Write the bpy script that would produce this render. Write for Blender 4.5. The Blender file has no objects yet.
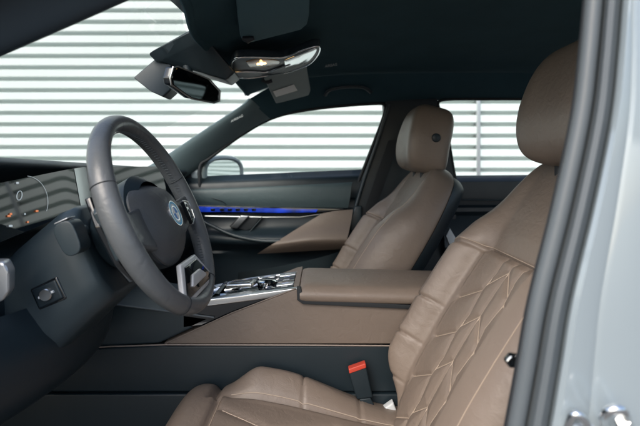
import bpy, bmesh, math, random
import numpy as np
from mathutils import Vector
R = math.radians
random.seed(4)
sc = bpy.context.scene
COL = sc.collection

# ------------------------------------------------------------------ camera, sky, sun, exposure
FP, HZ, CZ = 460.0, 165.0, 1.03          # focal length and horizon in photo pixels, eye height
cam = bpy.data.objects.new('camera', bpy.data.cameras.new('camera'))
COL.objects.link(cam)
cam.location = (0, 0, CZ)
cam.rotation_euler = (R(90), 0, 0)
cam.data.sensor_width = 36
cam.data.lens = 36 * FP / 640
cam.data.shift_y = -(213 - HZ) / 640
cam.data.clip_start = 0.02
cam.data.clip_end = 400
cam.data.dof.use_dof = True
cam.data.dof.focus_distance = 0.98
cam.data.dof.aperture_fstop = 4.5
sc.camera = cam

SUN_EL, SUN_AZ = R(42), R(212)            # azimuth clockwise from +Y: behind the camera, a little to its left
w = bpy.data.worlds.new('World'); sc.world = w; w.use_nodes = True
nt = w.node_tree; nt.nodes.clear()
sky = nt.nodes.new('ShaderNodeTexSky'); sky.sky_type = 'NISHITA'; sky.sun_disc = False
sky.sun_elevation = SUN_EL; sky.sun_rotation = SUN_AZ
sky.air_density = 1.0; sky.dust_density = 3.0; sky.ozone_density = 1.0
bg = nt.nodes.new('ShaderNodeBackground'); bg.inputs['Strength'].default_value = 0.14
wo = nt.nodes.new('ShaderNodeOutputWorld')
nt.links.new(sky.outputs[0], bg.inputs[0]); nt.links.new(bg.outputs[0], wo.inputs[0])
sl = bpy.data.lights.new('sun', 'SUN'); sl.energy = 0.9; sl.angle = R(40); sl.color = (1, .95, .88)
so = bpy.data.objects.new('sun', sl); COL.objects.link(so)
sd = Vector((math.sin(SUN_AZ) * math.cos(SUN_EL), math.cos(SUN_AZ) * math.cos(SUN_EL), math.sin(SUN_EL)))
so.rotation_euler = sd.to_track_quat('Z', 'Y').to_euler(); so.location = (0, -6, 8)
sc.view_settings.view_transform = 'Standard'
sc.view_settings.look = 'None'
sc.view_settings.exposure = 1.05
sc.view_settings.gamma = 1.0

# ------------------------------------------------------------------ materials
def mat(name, col, rough=.5, metal=0., coat=0., bump=None, var=0., spec=.5, sheen=0., emit=None):
    m = bpy.data.materials.new(name); m.use_nodes = True
    n = m.node_tree.nodes; l = m.node_tree.links; b = n['Principled BSDF']
    b.inputs['Base Color'].default_value = (*col, 1); b.inputs['Roughness'].default_value = rough
    b.inputs['Metallic'].default_value = metal; b.inputs['Coat Weight'].default_value = coat
    b.inputs['Specular IOR Level'].default_value = spec
    if sheen: b.inputs['Sheen Weight'].default_value = sheen
    if emit:
        b.inputs['Emission Color'].default_value = (*emit[0], 1); b.inputs['Emission Strength'].default_value = emit[1]
    tc = n.new('ShaderNodeTexCoord')
    if var:
        t = n.new('ShaderNodeTexNoise'); t.inputs['Scale'].default_value = 9; t.inputs['Detail'].default_value = 6
        l.new(tc.outputs['Object'], t.inputs['Vector'])
        mx = n.new('ShaderNodeMix'); mx.data_type = 'RGBA'
        mx.inputs['A'].default_value = (*[c * (1 - var) for c in col], 1)
        mx.inputs['B'].default_value = (*[min(1, c * (1 + var)) for c in col], 1)
        l.new(t.outputs['Fac'], mx.inputs['Factor']); l.new(mx.outputs['Result'], b.inputs['Base Color'])
        mr = n.new('ShaderNodeMapRange'); mr.inputs['To Min'].default_value = max(.02, rough - .07); mr.inputs['To Max'].default_value = rough + .07
        t2 = n.new('ShaderNodeTexNoise'); t2.inputs['Scale'].default_value = 23; t2.inputs['Detail'].default_value = 4
        l.new(tc.outputs['Object'], t2.inputs['Vector']); l.new(t2.outputs['Fac'], mr.inputs['Value']); l.new(mr.outputs[0], b.inputs['Roughness'])
    if bump:
        kind, scale, st, dist = bump
        if kind == 'leather':
            t = n.new('ShaderNodeTexVoronoi'); t.inputs['Scale'].default_value = scale; o = t.outputs['Distance']
        else:
            t = n.new('ShaderNodeTexNoise'); t.inputs['Scale'].default_value = scale; t.inputs['Detail'].default_value = 3; o = t.outputs['Fac']
        l.new(tc.outputs['Object'], t.inputs['Vector'])
        bp = n.new('ShaderNodeBump'); bp.inputs['Strength'].default_value = st; bp.inputs['Distance'].default_value = dist
        l.new(o, bp.inputs['Height']); l.new(bp.outputs[0], b.inputs['Normal'])
        if kind == 'leather':                     # faint creases in the hide on top of the grain
            t3 = n.new('ShaderNodeTexNoise'); t3.inputs['Scale'].default_value = 42; t3.inputs['Detail'].default_value = 5; t3.inputs['Distortion'].default_value = 1.2
            l.new(tc.outputs['Object'], t3.inputs['Vector'])
            b2 = n.new('ShaderNodeBump'); b2.inputs['Strength'].default_value = .38; b2.inputs['Distance'].default_value = .003
            l.new(t3.outputs['Fac'], b2.inputs['Height']); l.new(b2.outputs[0], bp.inputs['Normal'])
    return m

def glass(name, tint=(.93, .97, .96), refl=1.0):
    m = bpy.data.materials.new(name); m.use_nodes = True
    n = m.node_tree.nodes; l = m.node_tree.links; n.clear()
    o = n.new('ShaderNodeOutputMaterial'); mx = n.new('ShaderNodeMixShader')
    tr = n.new('ShaderNodeBsdfTransparent'); tr.inputs[0].default_value = (*tint, 1)
    gl = n.new('ShaderNodeBsdfGlossy'); gl.inputs['Roughness'].default_value = .01
    lw = n.new('ShaderNodeLayerWeight'); lw.inputs[0].default_value = .5
    pw = n.new('ShaderNodeMath'); pw.operation = 'POWER'; pw.inputs[1].default_value = 5
    ma = n.new('ShaderNodeMath'); ma.operation = 'MULTIPLY_ADD'; ma.inputs[1].default_value = .9; ma.inputs[2].default_value = .045
    l.new(lw.outputs['Facing'], pw.inputs[0]); l.new(pw.outputs[0], ma.inputs[0]); l.new(ma.outputs[0], mx.inputs[0]); l.new(tr.outputs[0], mx.inputs[1]); l.new(gl.outputs[0], mx.inputs[2]); l.new(mx.outputs[0], o.inputs[0])
    return m

BROWN = mat('brown_leather', (.205, .164, .134), .42, bump=('leather', 900, .22, .0006), var=.12)
BROWN2 = mat('brown_soft_trim', (.190, .153, .126), .5, bump=('leather', 800, .2, .0005), var=.06)
THREAD = mat('tan_thread', (.42, .34, .27), .7)
BLACKL = mat('charcoal_leather', (.105, .115, .122), .36, coat=.15, bump=('leather', 1100, .2, .0004), var=.08)
PLAST = mat('dark_soft_plastic', (.011, .021, .028), .45, bump=('noise', 900, .16, .0006), var=.1)
PLASTG = mat('grey_soft_plastic', (.024, .038, .046), .40, bump=('noise', 900, .14, .0006), var=.08)
GLOSS = mat('piano_black', (.006, .008, .010), .06, coat=.6)
RUBBER = mat('grey_rubber_seal', (.100, .117, .128), .40, bump=('noise', 300, .1, .0006), var=.1)
RUBBERD = mat('dark_rubber', (.016, .020, .024), .6)
LINER = mat('teal_black_headliner', (.036, .074, .090), .95, bump=('noise', 700, .35, .001), var=.16, spec=.08)
CARPET = mat('black_carpet', (.010, .014, .018), .95, bump=('noise', 500, .6, .003), var=.2)
CHROME = mat('chrome', (.80, .82, .83), .09, 1.)
SATIN = mat('satin_silver', (.62, .64, .65), .28, 1.)
SILVER = mat('silver_plastic', (.52, .55, .57), .3, .7)
MIRROR = mat('mirror_glass', (.62, .68, .68), .01, 1.)
PAINT = mat('pale_blue_grey_paint', (.29, .345, .375), .32, .15, coat=.8)
WHITEP = mat('white_plastic', (.62, .66, .68), .5)
RED = mat('red_plastic', (.55, .06, .035), .45)
GLASS = glass('clear_glass')
SCREEN = mat('screen_glass', (.003, .008, .011), .03, coat=.25, spec=.5)
GLOWW = mat('screen_white_glow', (.5, .5, .5), .4, emit=((.8, .95, 1), .16))
GLOWO = mat('screen_orange_glow', (.5, .2, .1), .4, emit=((1, .32, .12), .25))
BLUEG = mat('blue_ambient_glow', (.01, .03, .2), .15, coat=.5, emit=((.01, .05, .60), .42))
_n = BLUEG.node_tree.nodes; _l = BLUEG.node_tree.links
_t = _n.new('ShaderNodeTexNoise'); _t.inputs['Scale'].default_value = 14; _t.inputs['Detail'].default_value = 3
_r = _n.new('ShaderNodeMapRange'); _r.inputs['From Min'].default_value = .38; _r.inputs['From Max'].default_value = .66; _r.inputs['To Min'].default_value = .015; _r.inputs['To Max'].default_value = .38
_c = _n.new('ShaderNodeTexCoord'); _l.new(_c.outputs['Object'], _t.inputs['Vector']); _l.new(_t.outputs['Fac'], _r.inputs['Value']); _l.new(_r.outputs[0], _n['Principled BSDF'].inputs['Emission Strength'])
BLUEP = mat('emblem_blue', (.02, .22, .62), .45)
BLUEL = mat('emblem_pale_blue', (.12, .50, .78), .45)
EMW = mat('emblem_white', (.75, .78, .80), .45)
WALLM = mat('white_cladding', (.69, .76, .745), .5, bump=('noise', 40, .03, .002), var=.02)
ASPH = mat('asphalt', (.16, .16, .155), .9, bump=('noise', 120, .5, .006), var=.25)
LAMPW = mat('warm_lamp', (.9, .7, .4), .3, emit=((1, .62, .25), 4.0))
LAMPC = mat('amber_lens', (.34, .21, .10), .2, coat=.4)
LABEL = mat('pale_label', (.82, .85, .83), .6)
INK = mat('printed_mark', (.42, .46, .47), .7)

# ------------------------------------------------------------------ geometry helpers (camera-relative photo points need a real distance D)
def P(px, py, D):
    return Vector(((px - 320) / FP * D, D, CZ + (HZ - py) / FP * D))

def onplane(px, py, p0, nrm):
    d = P(px, py, 1.0) - Vector((0, 0, CZ)); o = Vector((0, 0, CZ)); nrm = Vector(nrm)
    return o + d * ((Vector(p0) - o).dot(nrm) / d.dot(nrm))

class MB:
    """collects shapes, each with a material, into one mesh"""
    def __init__(s): s.v = []; s.f = []; s.mi = []; s.mats = []; s.sm = []
    def m(s, mt):
        if mt not in s.mats: s.mats.append(mt)
        return s.mats.index(mt)
    def add(s, vs, fs, mt, smooth=True):
        b = len(s.v); s.v += [tuple(map(float, v)) for v in vs]; i = s.m(mt)
        for f in fs: s.f.append([b + k for k in f]); s.mi.append(i); s.sm.append(smooth)
    def grid(s, g, mt, cu=False, cv=False, flip=False):
        """g[i][j] points"""
        n, m_ = len(g), len(g[0]); vs = [p for r in g for p in r]; fs = []
        for i in range(n if cu else n - 1):
            for j in range(m_ if cv else m_ - 1):
                a, b, c, d = i * m_ + j, i * m_ + (j + 1) % m_, ((i + 1) % n) * m_ + (j + 1) % m_, ((i + 1) % n) * m_ + j
                fs.append([a, b, c, d] if not flip else [d, c, b, a])
        s.add(vs, fs, mt)
    def tube(s, path, r, mt, seg=10, closed=False, flat=1.0, caps=True):
        path = [Vector(p) for p in path]; n = len(path); rings = []
        prev = None
        for i, p in enumerate(path):
            if closed: t = path[(i + 1) % n] - path[i - 1]
            else: t = path[min(i + 1, n - 1)] - path[max(i - 1, 0)]
            t.normalize()
            if prev is None:
                a = Vector((0, 0, 1)) if abs(t.z) < .9 else Vector((1, 0, 0))
                u = t.cross(a).normalized()
            else:
                u = (prev - t * prev.dot(t)).normalized()
            prev = u; v = t.cross(u)
            rr = r[i] if isinstance(r, (list, tuple)) else r
            rings.append([p + (u * math.cos(2 * math.pi * k / seg) + v * math.sin(2 * math.pi * k / seg) * flat) * rr for k in range(seg)])
        s.grid(rings, mt, cu=closed, cv=True)
        if caps and not closed:
            for ring in (rings[0], rings[-1]): s.add(ring, [list(range(seg))], mt)
    def slab(s, poly, ext, mt, bev=.004, seg=3):
        """polygon (3-D points) extruded by ext, edges bevelled"""
        bm = bmesh.new(); ext = Vector(ext); n = len(poly)
        a = [bm.verts.new(Vector(p)) for p in poly]; b = [bm.verts.new(Vector(p) + ext) for p in poly]
        bm.faces.new(a); bm.faces.new(b[::-1])
        for i in range(n): bm.faces.new([a[i], b[i], b[(i + 1) % n], a[(i + 1) % n]])
        bmesh.ops.recalc_face_normals(bm, faces=bm.faces)
        if bev: bmesh.ops.bevel(bm, geom=list(bm.edges), offset=bev, segments=seg, profile=.6, affect='EDGES', clamp_overlap=True)
        bm.verts.index_update()
        s.add([v.co for v in bm.verts], [[v.index for v in f.verts] for f in bm.faces], mt); bm.free()
    def box(s, lo, hi, mt, bev=.004):
        x0, y0, z0 = lo; x1, y1, z1 = hi
        s.slab([(x0, y0, z0), (x1, y0, z0), (x1, y0, z1), (x0, y0, z1)], (0, y1 - y0, 0), mt, bev)
    def build(s, name, parent=None, label=None, sharp=38, origin=None):
        me = bpy.data.meshes.new(name); vs = np.array(s.v, float)
        c = Vector(vs.mean(0)) if origin is None else Vector(origin)
        me.from_pydata([tuple(Vector(v) - c) for v in s.v], [], s.f)
        for mt in s.mats: me.materials.append(mt)
        me.polygons.foreach_set('material_index', s.mi); me.polygons.foreach_set('use_smooth', s.sm)
        bm = bmesh.new(); bm.from_mesh(me); bmesh.ops.remove_doubles(bm, verts=bm.verts, dist=1e-6)
        bmesh.ops.recalc_face_normals(bm, faces=bm.faces); bm.to_mesh(me); bm.free()
        me.set_sharp_from_angle(angle=R(sharp)); me.update()
        o = bpy.data.objects.new(name, me); COL.objects.link(o)
        WORLD[o.name] = c
        if parent: o.parent = parent; o.location = c - WORLD[parent.name]
        else: o.location = c
        if label: o['label'] = label
        return o
WORLD = {}
def lerp(a, b, t): return a + (b - a) * t
def smooth(a, b, x): 
    t = min(1, max(0, (x - a) / (b - a))); return t * t * (3 - 2 * t)
def crv(pts, n):
    """smooth (Catmull-Rom) curve through points"""
    pts = [Vector(p) for p in pts]; out = []
    for i in range(len(pts) - 1):
        p0 = pts[max(i - 1, 0)]; p1 = pts[i]; p2 = pts[i + 1]; p3 = pts[min(i + 2, len(pts) - 1)]
        for k in range(n):
            t = k / n
            out.append(.5 * ((2 * p1) + (p2 - p0) * t + (2 * p0 - 5 * p1 + 4 * p2 - p3) * t * t + (3 * p1 - p0 - 3 * p2 + p3) * t ** 3))
    return out + [pts[-1]]
def strip(rows, n=8, m_=4):
    """smooth surface through rows of points"""
    rr = [crv(r, n) for r in rows]
    return [list(c) for c in zip(*[crv(c, m_) for c in zip(*rr)])] if len(rr) > 2 else rr
def tag(o, label=None, cat=None, group=None, kind=None):
    for k, v in (('label', label), ('category', cat), ('group', group), ('kind', kind)):
        if v: o[k] = v
    return o

# ------------------------------------------------------------------ ground and cladding wall
mb = MB(); mb.add([(-150, -150, 0), (150, -150, 0), (150, 150, 0), (-150, 150, 0)], [[0, 1, 2, 3]], ASPH)
tag(mb.build('ground'), 'grey asphalt ground under the car', 'ground', kind='structure')

WD, PITCH = 5.0, 11.4 / FP * 5.0
z0 = CZ + (HZ - 46.5) / FP * WD % PITCH   # a groove falls at photo row 46.5
mb = MB(); prof = []
zz = z0 - PITCH * 14
while zz < 4.6:
    prof += [(zz, .100), (zz + .033, .080), (zz + .040, .012), (zz + .046, 0), (zz + PITCH - .008, 0), (zz + PITCH - .002, .006)]
    zz += PITCH
prof = [(max(z, .03), d) for z, d in prof]
joints = [-13.0, -6.6, 1.72, 8.0, 15.0, 22.0, 29.0, 45.0]
for a, b in zip(joints[:-1], joints[1:]):
    mb.grid([[(a + .012, WD + d, z) for z, d in prof], [(b - .012, WD + d, z) for z, d in prof]], WALLM)
mb.box((-13, WD + .11, .0), (45, WD + .25, 4.75), WALLM, .01)
wall = mb.build('cladding_wall', sharp=25)
tag(wall, 'bright white ribbed metal wall standing behind the car', 'wall')
mb = MB()
for x in joints[1:-1]: mb.box((x - .02, WD - .012, .03), (x + .02, WD + .045, 4.6), SILVER, .004)
mb.build('joint_strip', wall, 'grey vertical joint strip of the white cladding')

# ------------------------------------------------------------------ the car
CL = 1.195                                   # distance of the car's centre line
car = bpy.data.objects.new('car', None); COL.objects.link(car)
car.location = (.3, CL, 0); WORLD[car.name] = Vector(car.location)
tag(car, 'pale blue-grey saloon with open driver door, brown leather seats and dark cabin', 'car')

# ---- floor, sill, firewall
mb = MB(); mb.box((-1.15, .52, .26), (1.7, 1.86, .30), CARPET, .01)
mb.box((-1.2, .52, .30), (-1.12, 1.86, .93), CARPET, .01)
mb.build('floor_carpet', car)
mb = MB(); mb.slab([(-1.1, .44, .24), (.25, .44, .24), (.25, .44, .37), (-1.1, .44, .37)], (0, .10, 0), PAINT, .012); mb.build('door_sill', car)

# ---- headliner, roof skin
def roofz(x, y):
    c = 1 - ((y - CL) / .62) ** 2
    return 1.288 + .030 * c + .085 * (1 - math.exp(-(max(x, -.28) + .28) / .16)) - .02 * max(0, x - .5) ** 2
def HDR(y): return .055 * smooth(1.10, .72, y) if y < 1.1 else 0
mb = MB(); g = []
for i in range(41):
    x = -.275 + 2.0 * (i / 40) ** 1.3
    g.append([(x + HDR(y) * max(0, 1 - i / 12) - .012 * (1 - ((y - CL) / .6) ** 2) * (1 if i < 2 else 0), y, roofz(x, y)) for y in np.linspace(.63, 1.76, 31)])
mb.grid(g, LINER)
# rolled front edge
mb.tube([Vector(p) + Vector((0, 0, .008)) for p in g[0]], .010, LINER)
liner = mb.build('headliner', car)
mb = MB(); mb.grid([[(x, y, roofz(x, y) + .05 - .03 * abs((y - CL) / .65) ** 3) for y in np.linspace(.56, 1.84, 21)] for x in np.linspace(-.30, 1.9, 24)], PAINT)
# near cant rail: the roof edge over the driver's door
mb.grid([[(x, y, z) for y, z in ((.60, 1.325), (.52, 1.312), (.470, 1.318), (.455, 1.335), (.470, 1.362), (.52, 1.376), (.58, 1.384))] for x in np.linspace(-.22, 1.2, 20)], PAINT)
mb.build('roof', car)
# ---- driver's door, swung open towards the front, unseen left of the view, added to shade the lower dashboard
hx, hy = Vector((-.80, .40, 0)), Vector((-1.22, -.52, 0)); dn = (hy - hx).normalized(); dd = Vector((-dn.y, dn.x, 0))
mb = MB()
mb.grid([[lerp(hx, hy, t) + dd * o + Vector((0, 0, z)) for z, o in ((.28, .0), (.30, .05), (.55, .055), (.70, .075), (.74, .085), (.78, .055), (.90, .045), (.96, .04), (.98, .0))] for t in np.linspace(0, 1, 12)], PLAST)
mb.grid([[lerp(hx, hy, t) + dd * o + Vector((0, 0, z)) for z, o in ((.98, .0), (.96, -.09), (.80, -.11), (.50, -.10), (.28, -.06), (.28, .0))] for t in np.linspace(0, 1, 12)], PAINT)
for t in (0, 1):
    e_ = lerp(hx, hy, t); mb.add([e_ + dd * o + Vector((0, 0, z)) for z, o in ((.28, .05), (.55, .055), (.74, .085), (.96, .04), (.96, -.09), (.80, -.11), (.50, -.10), (.28, -.06))], [list(range(8))], PAINT, False)
mb.tube(crv([hx + Vector((0, 0, .97)), lerp(hx, hy, .35) + Vector((0, 0, 1.24)), lerp(hx, hy, .65) + Vector((0, 0, 1.33)), lerp(hx, hy, .96) + Vector((0, 0, 1.32)), hy + Vector((0, 0, .97))], 8), .022, RUBBERD, 10)
mb.build('door', car, 'open driver door added out of view to shade the lower dashboard')

# ---- dashboard
def dz(y): return -.030 * (y - .86)
profile = [(-1.12, .93), (-.95, .975), (-.78, 1.012), (-.65, 1.037), (-.575, 1.043), (-.548, 1.036), (-.545, 1.026), (-.565, 1.012), (-.60, .98), (-.60, .905),
           (-.56, .885), (-.525, .86), (-.505, .80), (-.515, .74), (-.58, .66), (-.70, .58)]
mb = MB(); pr = crv([(x, 0, z) for x, z in profile], 4)
mb.grid([[(p.x, y, p.z + dz(y)) for p in pr] for y in np.linspace(.50, 1.88, 24)], PLAST)
for y in (.50, 1.88): mb.add([(p.x, y, p.z + dz(y)) for p in pr] + [(-1.12, y, .58)], [list(range(len(pr) + 1))], PLAST, False)
dash = mb.build('dashboard', car)
# curved display
path = crv([(-.497, .50, 0), (-.509, .70, 0), (-.521, .90, 0), (-.526, 1.00, 0), (-.524, 1.05, 0), (-.512, 1.12, 0), (-.474, 1.42, 0)], 10)
def disp(p, k, off=0.):                     # k: 0 lower edge .. 1 upper edge
    zb = lerp(.894, .936, min(1, (p.y - .6) / .45)) if p.y < 1.05 else lerp(.936, .948, (p.y - 1.05) / .37)
    zt = lerp(.986, 1.026, min(1, (p.y - .6) / .45)) if p.y < 1.05 else 1.026
    return Vector((p.x - .016 * k + off, p.y, lerp(zb, zt, k) + off * .3))
mb = MB()
mb.grid([[disp(p, k) for k in (0, .25, .5, .75, 1)] for p in path], SCREEN)
edge = lambda k: [disp(p, k, -.006) for p in path]
mb.grid([[disp(p, 0), disp(p, 0, -.014)] for p in path], GLOSS); mb.grid([[disp(p, 1), disp(p, 1, -.014)] for p in path], GLOSS)
mb.grid([[disp(p, 0, -.014), disp(p, 1, -.014)] for p in path], GLOSS)
def dpt(px, py, off=.0015):                 # a point on the instrument part of the display
    p = onplane(px, py, disp(path[20], .5, off), (disp(path[20], 1) - disp(path[20], 0)).cross(disp(path[5], 0) - disp(path[25], 0)))
    return p
def ring(pts, r, mt, closed=True): mb.tube(pts, r, mt, 6, closed)
ring([dpt(19.5 + 2.6 * math.cos(a) - .6 * math.sin(a), 195.5 + 4.6 * math.sin(a)) for a in np.linspace(0, 2 * math.pi, 18, endpoint=False)], .0006, GLOWW)
ring([dpt(26 + 22 * math.cos(a), 202 + 26 * math.sin(a)) for a in np.linspace(-1.5, .35, 24)], .0004, GLOWW, False)
for px, py, r, mt in ((17.5, 183, .0022, GLOWW), (10.5, 226, .003, GLOWW), (9, 216, .0026, GLOWO), (11, 214, .0018, GLOWO), (37, 211, .0024, GLOWO), (25, 214, .0012, GLOWW), (28, 222, .0014, GLOWO)):
    ring([dpt(px, py - .8), dpt(px, py + .8)], r, mt, False)
mb.build('display', dash, 'curved glass display reflecting the striped wall, with a lit gauge')
mb = MB()
mb.grid([[disp(p, k, .0008) for k in (.01, .35, .7, .99)] for p in path if 1.012 <= p.y <= 1.09], SATIN)  # pale satin overlay stands in for the different reflection at the glass bend
mb.build('bend_sheen', dash)
# silver vent knob at the door-side end
mb = MB(); mb.slab([P(-14, 262, .66), P(4, 262, .66), P(9, 272, .66), P(9, 292, .66), P(2, 302, .66), P(-14, 306, .66)], (-.01, .03, 0), SILVER, .006)
mb.build('vent_trim', dash)

# ---- steering wheel (local frame: a across, b up in the wheel plane, c towards the driver)
WC = Vector((-.288, .828, CZ - .086)); TL = R(24)
E1, E2, EN = Vector((0, 1, 0)), Vector((-math.sin(TL), 0, math.cos(TL))), Vector((math.cos(TL), 0, math.sin(TL)))
def W(a, b, c): return WC + E1 * a + E2 * b + EN * c
RC = .1745
mb = MB(); g = []
for i in range(120):
    u = 2 * math.pi * i / 120; row = []
    ru = .0158 + .0012 * max(0, math.cos(u * 2)) 
    for k in range(20):
        v = 2 * math.pi * k / 20
        rr = RC + ru * .95 * math.cos(v); row.append(W(rr * math.cos(u), rr * math.sin(u), ru * 1.12 * math.sin(v)))
    g.append(row)
mb.grid(g, BLACKL, True, True)
# sewn seam along the inside of the rim, with cross stitches
rs = RC - .0158
for i in range(150):
    u = 2 * math.pi * i / 150
    mb.tube([W(rs * math.cos(u), rs * math.sin(u), .0035), W((rs - .0005) * math.cos(u + .016), (rs - .0005) * math.sin(u + .016), -.0035)], .0006, RUBBER, 5)
for u in (R(-62), R(-118), R(20), R(160)):   # leather panel joints round the rim
    mb.tube([W((RC + .0165 * math.cos(v)) * math.cos(u), (RC + .0165 * math.cos(v)) * math.sin(u), .0182 * math.sin(v)) for v in np.linspace(0, 2 * math.pi, 24, endpoint=False)], .0008, RUBBERD, 5, True)
wheel = mb.build('steering_wheel', car, 'charcoal leather steering wheel')
# airbag cover
def dome(outl, c0, h, mt, rings=14, pw=3.2, base=0):
    m2 = MB(); g = []
    for r in np.linspace(1, 0.001, rings) ** .7:
        g.append([W(cx * 1 + (a - cx) * r, cy + (b - cy) * r, c0 + h * (1 - r ** pw)) for a, b in outl])
    m2.grid(g, mt, False, True)
    if base: m2.grid([[W(a, b, c0) for a, b in outl], [W(cx + (a - cx) * .96, cy + (b - cy) * .96, c0 - base) for a, b in outl]], mt, False, True)
    return m2
cx, cy = 0, -.008
outl = []
for k in range(72):
    t = 2 * math.pi * k / 72; ca, sa = math.cos(t), math.sin(t)
    a = .090 * abs(ca) ** (2 / 3.2) * (1 if ca > 0 else -1); b = (.066 if sa > 0 else .086) * abs(sa) ** (2 / 3.0) * (1 if sa > 0 else -1)
    if b < 0: a *= 1 - .34 * (b / -.086) ** 2
    outl.append((a, b - .008))
hub = dome(outl, -.010, .034, mat('hub_grey', (.075, .082, .088), .45, bump=('leather', 1100, .15, .0004), var=.06), base=.03).build('airbag_cover', wheel)
# roundel
m2 = MB()
def disc(r0, r1, a0, a1, c, mt, n=24):
    m2.grid([[W(.0 + r * math.cos(t), -.012 + r * math.sin(t), c) for r in (r0, r1)] for t in np.linspace(a0, a1, n)], mt)
m2.grid([[W(.0241 * math.cos(t), -.012 + .0241 * math.sin(t), c) for t in np.linspace(0, 2 * math.pi, 40, endpoint=False)] for c in (.020, .0258)], CHROME, False, True)
disc(.0232, .0241, 0, 2 * math.pi, .0258, CHROME, 40)
disc(.0185, .0232, 0, 2 * math.pi, .0256, BLUEL, 40); disc(.0142, .0185, 0, 2 * math.pi, .0255, mat('emblem_grey', (.50, .62, .68), .4), 40)
disc(.0130, .0142, 0, 2 * math.pi, .0257, CHROME, 40)
for q in range(4): disc(.0001, .0130, q * math.pi / 2, (q + 1) * math.pi / 2, .0256, EMW if q % 2 else BLUEP, 10)
m2.build('emblem', wheel, 'round blue and white emblem with a pale blue ring')
# spokes
for sgn in (-1, 1):
    m2 = MB()
    m2.slab([W(sgn * .070, .020, -.014), W(sgn * .12, .014, -.012), W(sgn * .166, .022, -.006), W(sgn * .166, -.040, -.006), W(sgn * .12, -.046, -.012), W(sgn * .070, -.058, -.014)], EN * .014, BLACKL, .006)
    sp = m2.build('spoke', wheel)
    m2 = MB()
    if sgn > 0:
        m2 = MB(); pc = -.012
        m2.slab([W(.096, .008, .022 + pc), W(.134, .004, .018 + pc), W(.142, -.014, .017 + pc), W(.132, -.034, .018 + pc), W(.096, -.042, .022 + pc)], EN * .008, GLOSS, .003)
        m2.tube([W(a, b, c + pc) for a, b, c in ((.096, .008, .029), (.134, .004, .026), (.142, -.014, .025), (.132, -.034, .026), (.096, -.042, .029))], .0016, SATIN, 8)
        for bb in (-.028, -.015, -.003): m2.slab([W(.105, bb - .003, .028 + pc), W(.122, bb - .003, .026 + pc), W(.122, bb + .003, .026 + pc), W(.105, bb + .003, .028 + pc)], EN * .003, PLASTG, .001)
        m2.build('button_pad', wheel)
# lower spoke: silver frame with two slots
m2 = MB()
LS = .003
SPK = mat('bright_silver_paint', (.72, .74, .75), .30, .35)
fr_ = [(-.044, -.096), (.044, -.096), (.092, -.148), (.082, -.160), (-.082, -.160), (-.092, -.148)]
m2.slab([W(a, b, LS) for a, b in fr_], EN * .010, SPK, .003)
m2.slab([W(a * .84, -.132 + (b + .132) * .76, LS + .006) for a, b in fr_], EN * .0055, GLOSS, .002)
m2.slab([W(a * .50, -.134 + (b + .134) * .30, LS + .009) for a, b in fr_], EN * .006, SPK, .002)
m2.build('lower_spoke', wheel, 'silver lower spoke with black slots')
# paddles behind the rim
for sgn in (-1, 1):
    m2 = MB()
    m2.slab([W(sgn * .100, .050, -.045), W(sgn * .146, .058, -.042), W(sgn * .158, .010, -.040), W(sgn * .150, -.050, -.040), W(sgn * .132, -.085, -.040), W(sgn * .105, -.045, -.045)], EN * .010, GLOSS, .003)
    m2.slab([W(sgn * .148, .040, -.034), W(sgn * .158, .030, -.034), W(sgn * .152, -.045, -.034), W(sgn * .142, -.055, -.034)], EN * .008, PLASTG, .002)
    m2.build('shift_paddle', wheel)
m2 = MB()                                     # rear shell behind the hub
m2.grid([[W(r * 1.1 * math.cos(t), r * math.sin(t) - .008, c) for t in np.linspace(0, 2 * math.pi, 40, endpoint=False)] for r, c in ((.07, .0), (.088, -.016), (.085, -.04), (.07, -.075), (.055, -.10))], PLAST, False, True)
m2.build('wheel_shell', wheel)

# ---- steering column shroud
mb = MB()
sec = [(-.050, .070), (.050, .070), (.074, .050), (.088, .022), (.088, -.07), (.066, -.112), (-.066, -.112), (-.088, -.074), (-.088, .010), (-.074, .050)]
rows = []
for c, k, db in ((-.104, .84, .0), (-.112, .95, .0), (-.14, 1.0, -.004), (-.22, 1.03, -.030), (-.30, 1.06, -.062), (-.42, 1.1, -.11)):
    rows.append([W(a * k, b * k + db, c) for a, b in sec])
g = []
for r in rows:
    q = []
    for i in range(len(r)):
        p0, p1, p2 = r[i - 1], r[i], r[(i + 1) % len(r)]
        q += [lerp(p1, p0, .16), lerp(lerp(p1, p0, .05), p2, .05), lerp(p1, p2, .16), lerp(p1, p2, .5)]
    g.append(q)
mb.grid(g, PLASTG, False, True); mb.add(g[0], [list(range(len(g[0])))], PLAST)
colm = mb.build('steering_column', car, sharp=50)
m2 = MB()                                      # turn-signal stalk pointing at the driver's door
st = crv([W(-.06, .020, -.108), W(-.09, .017, -.102), W(-.112, .015, -.097)], 4)
m2.tube(st, [.0095] * 5 + [.011] * 4, PLASTG, 16, flat=1.3)
rr_ = []
for k in range(20):
    t = 2 * math.pi * k / 20; rr_.append((.0145 + .027 * math.copysign(abs(math.cos(t)) ** .6, math.cos(t)), -.0945 + (.016 + .002 * math.cos(t)) * math.copysign(abs(math.sin(t)) ** .7, math.sin(t))))
m2.slab([W(-.104, b, c) for b, c in rr_], E1 * -.032, PLASTG, .005)
m2.slab([W(-.108, .0425, -.106), W(-.132, .0425, -.106), W(-.132, .0425, -.084), W(-.108, .0425, -.084)], E2 * .002, SILVER, .0008)  # silver cap stands in for the bright highlight on the stalk's top
m2.build('indicator_stalk', colm)
m2 = MB()
def CS(b, c, a=-.0905): return W(a + .02 * 0, b, c)
m2.slab([CS(-.070, -.210), CS(-.070, -.160), CS(-.030, -.160), CS(-.030, -.210)], E1 * .012, GLOSS, .004)
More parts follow.
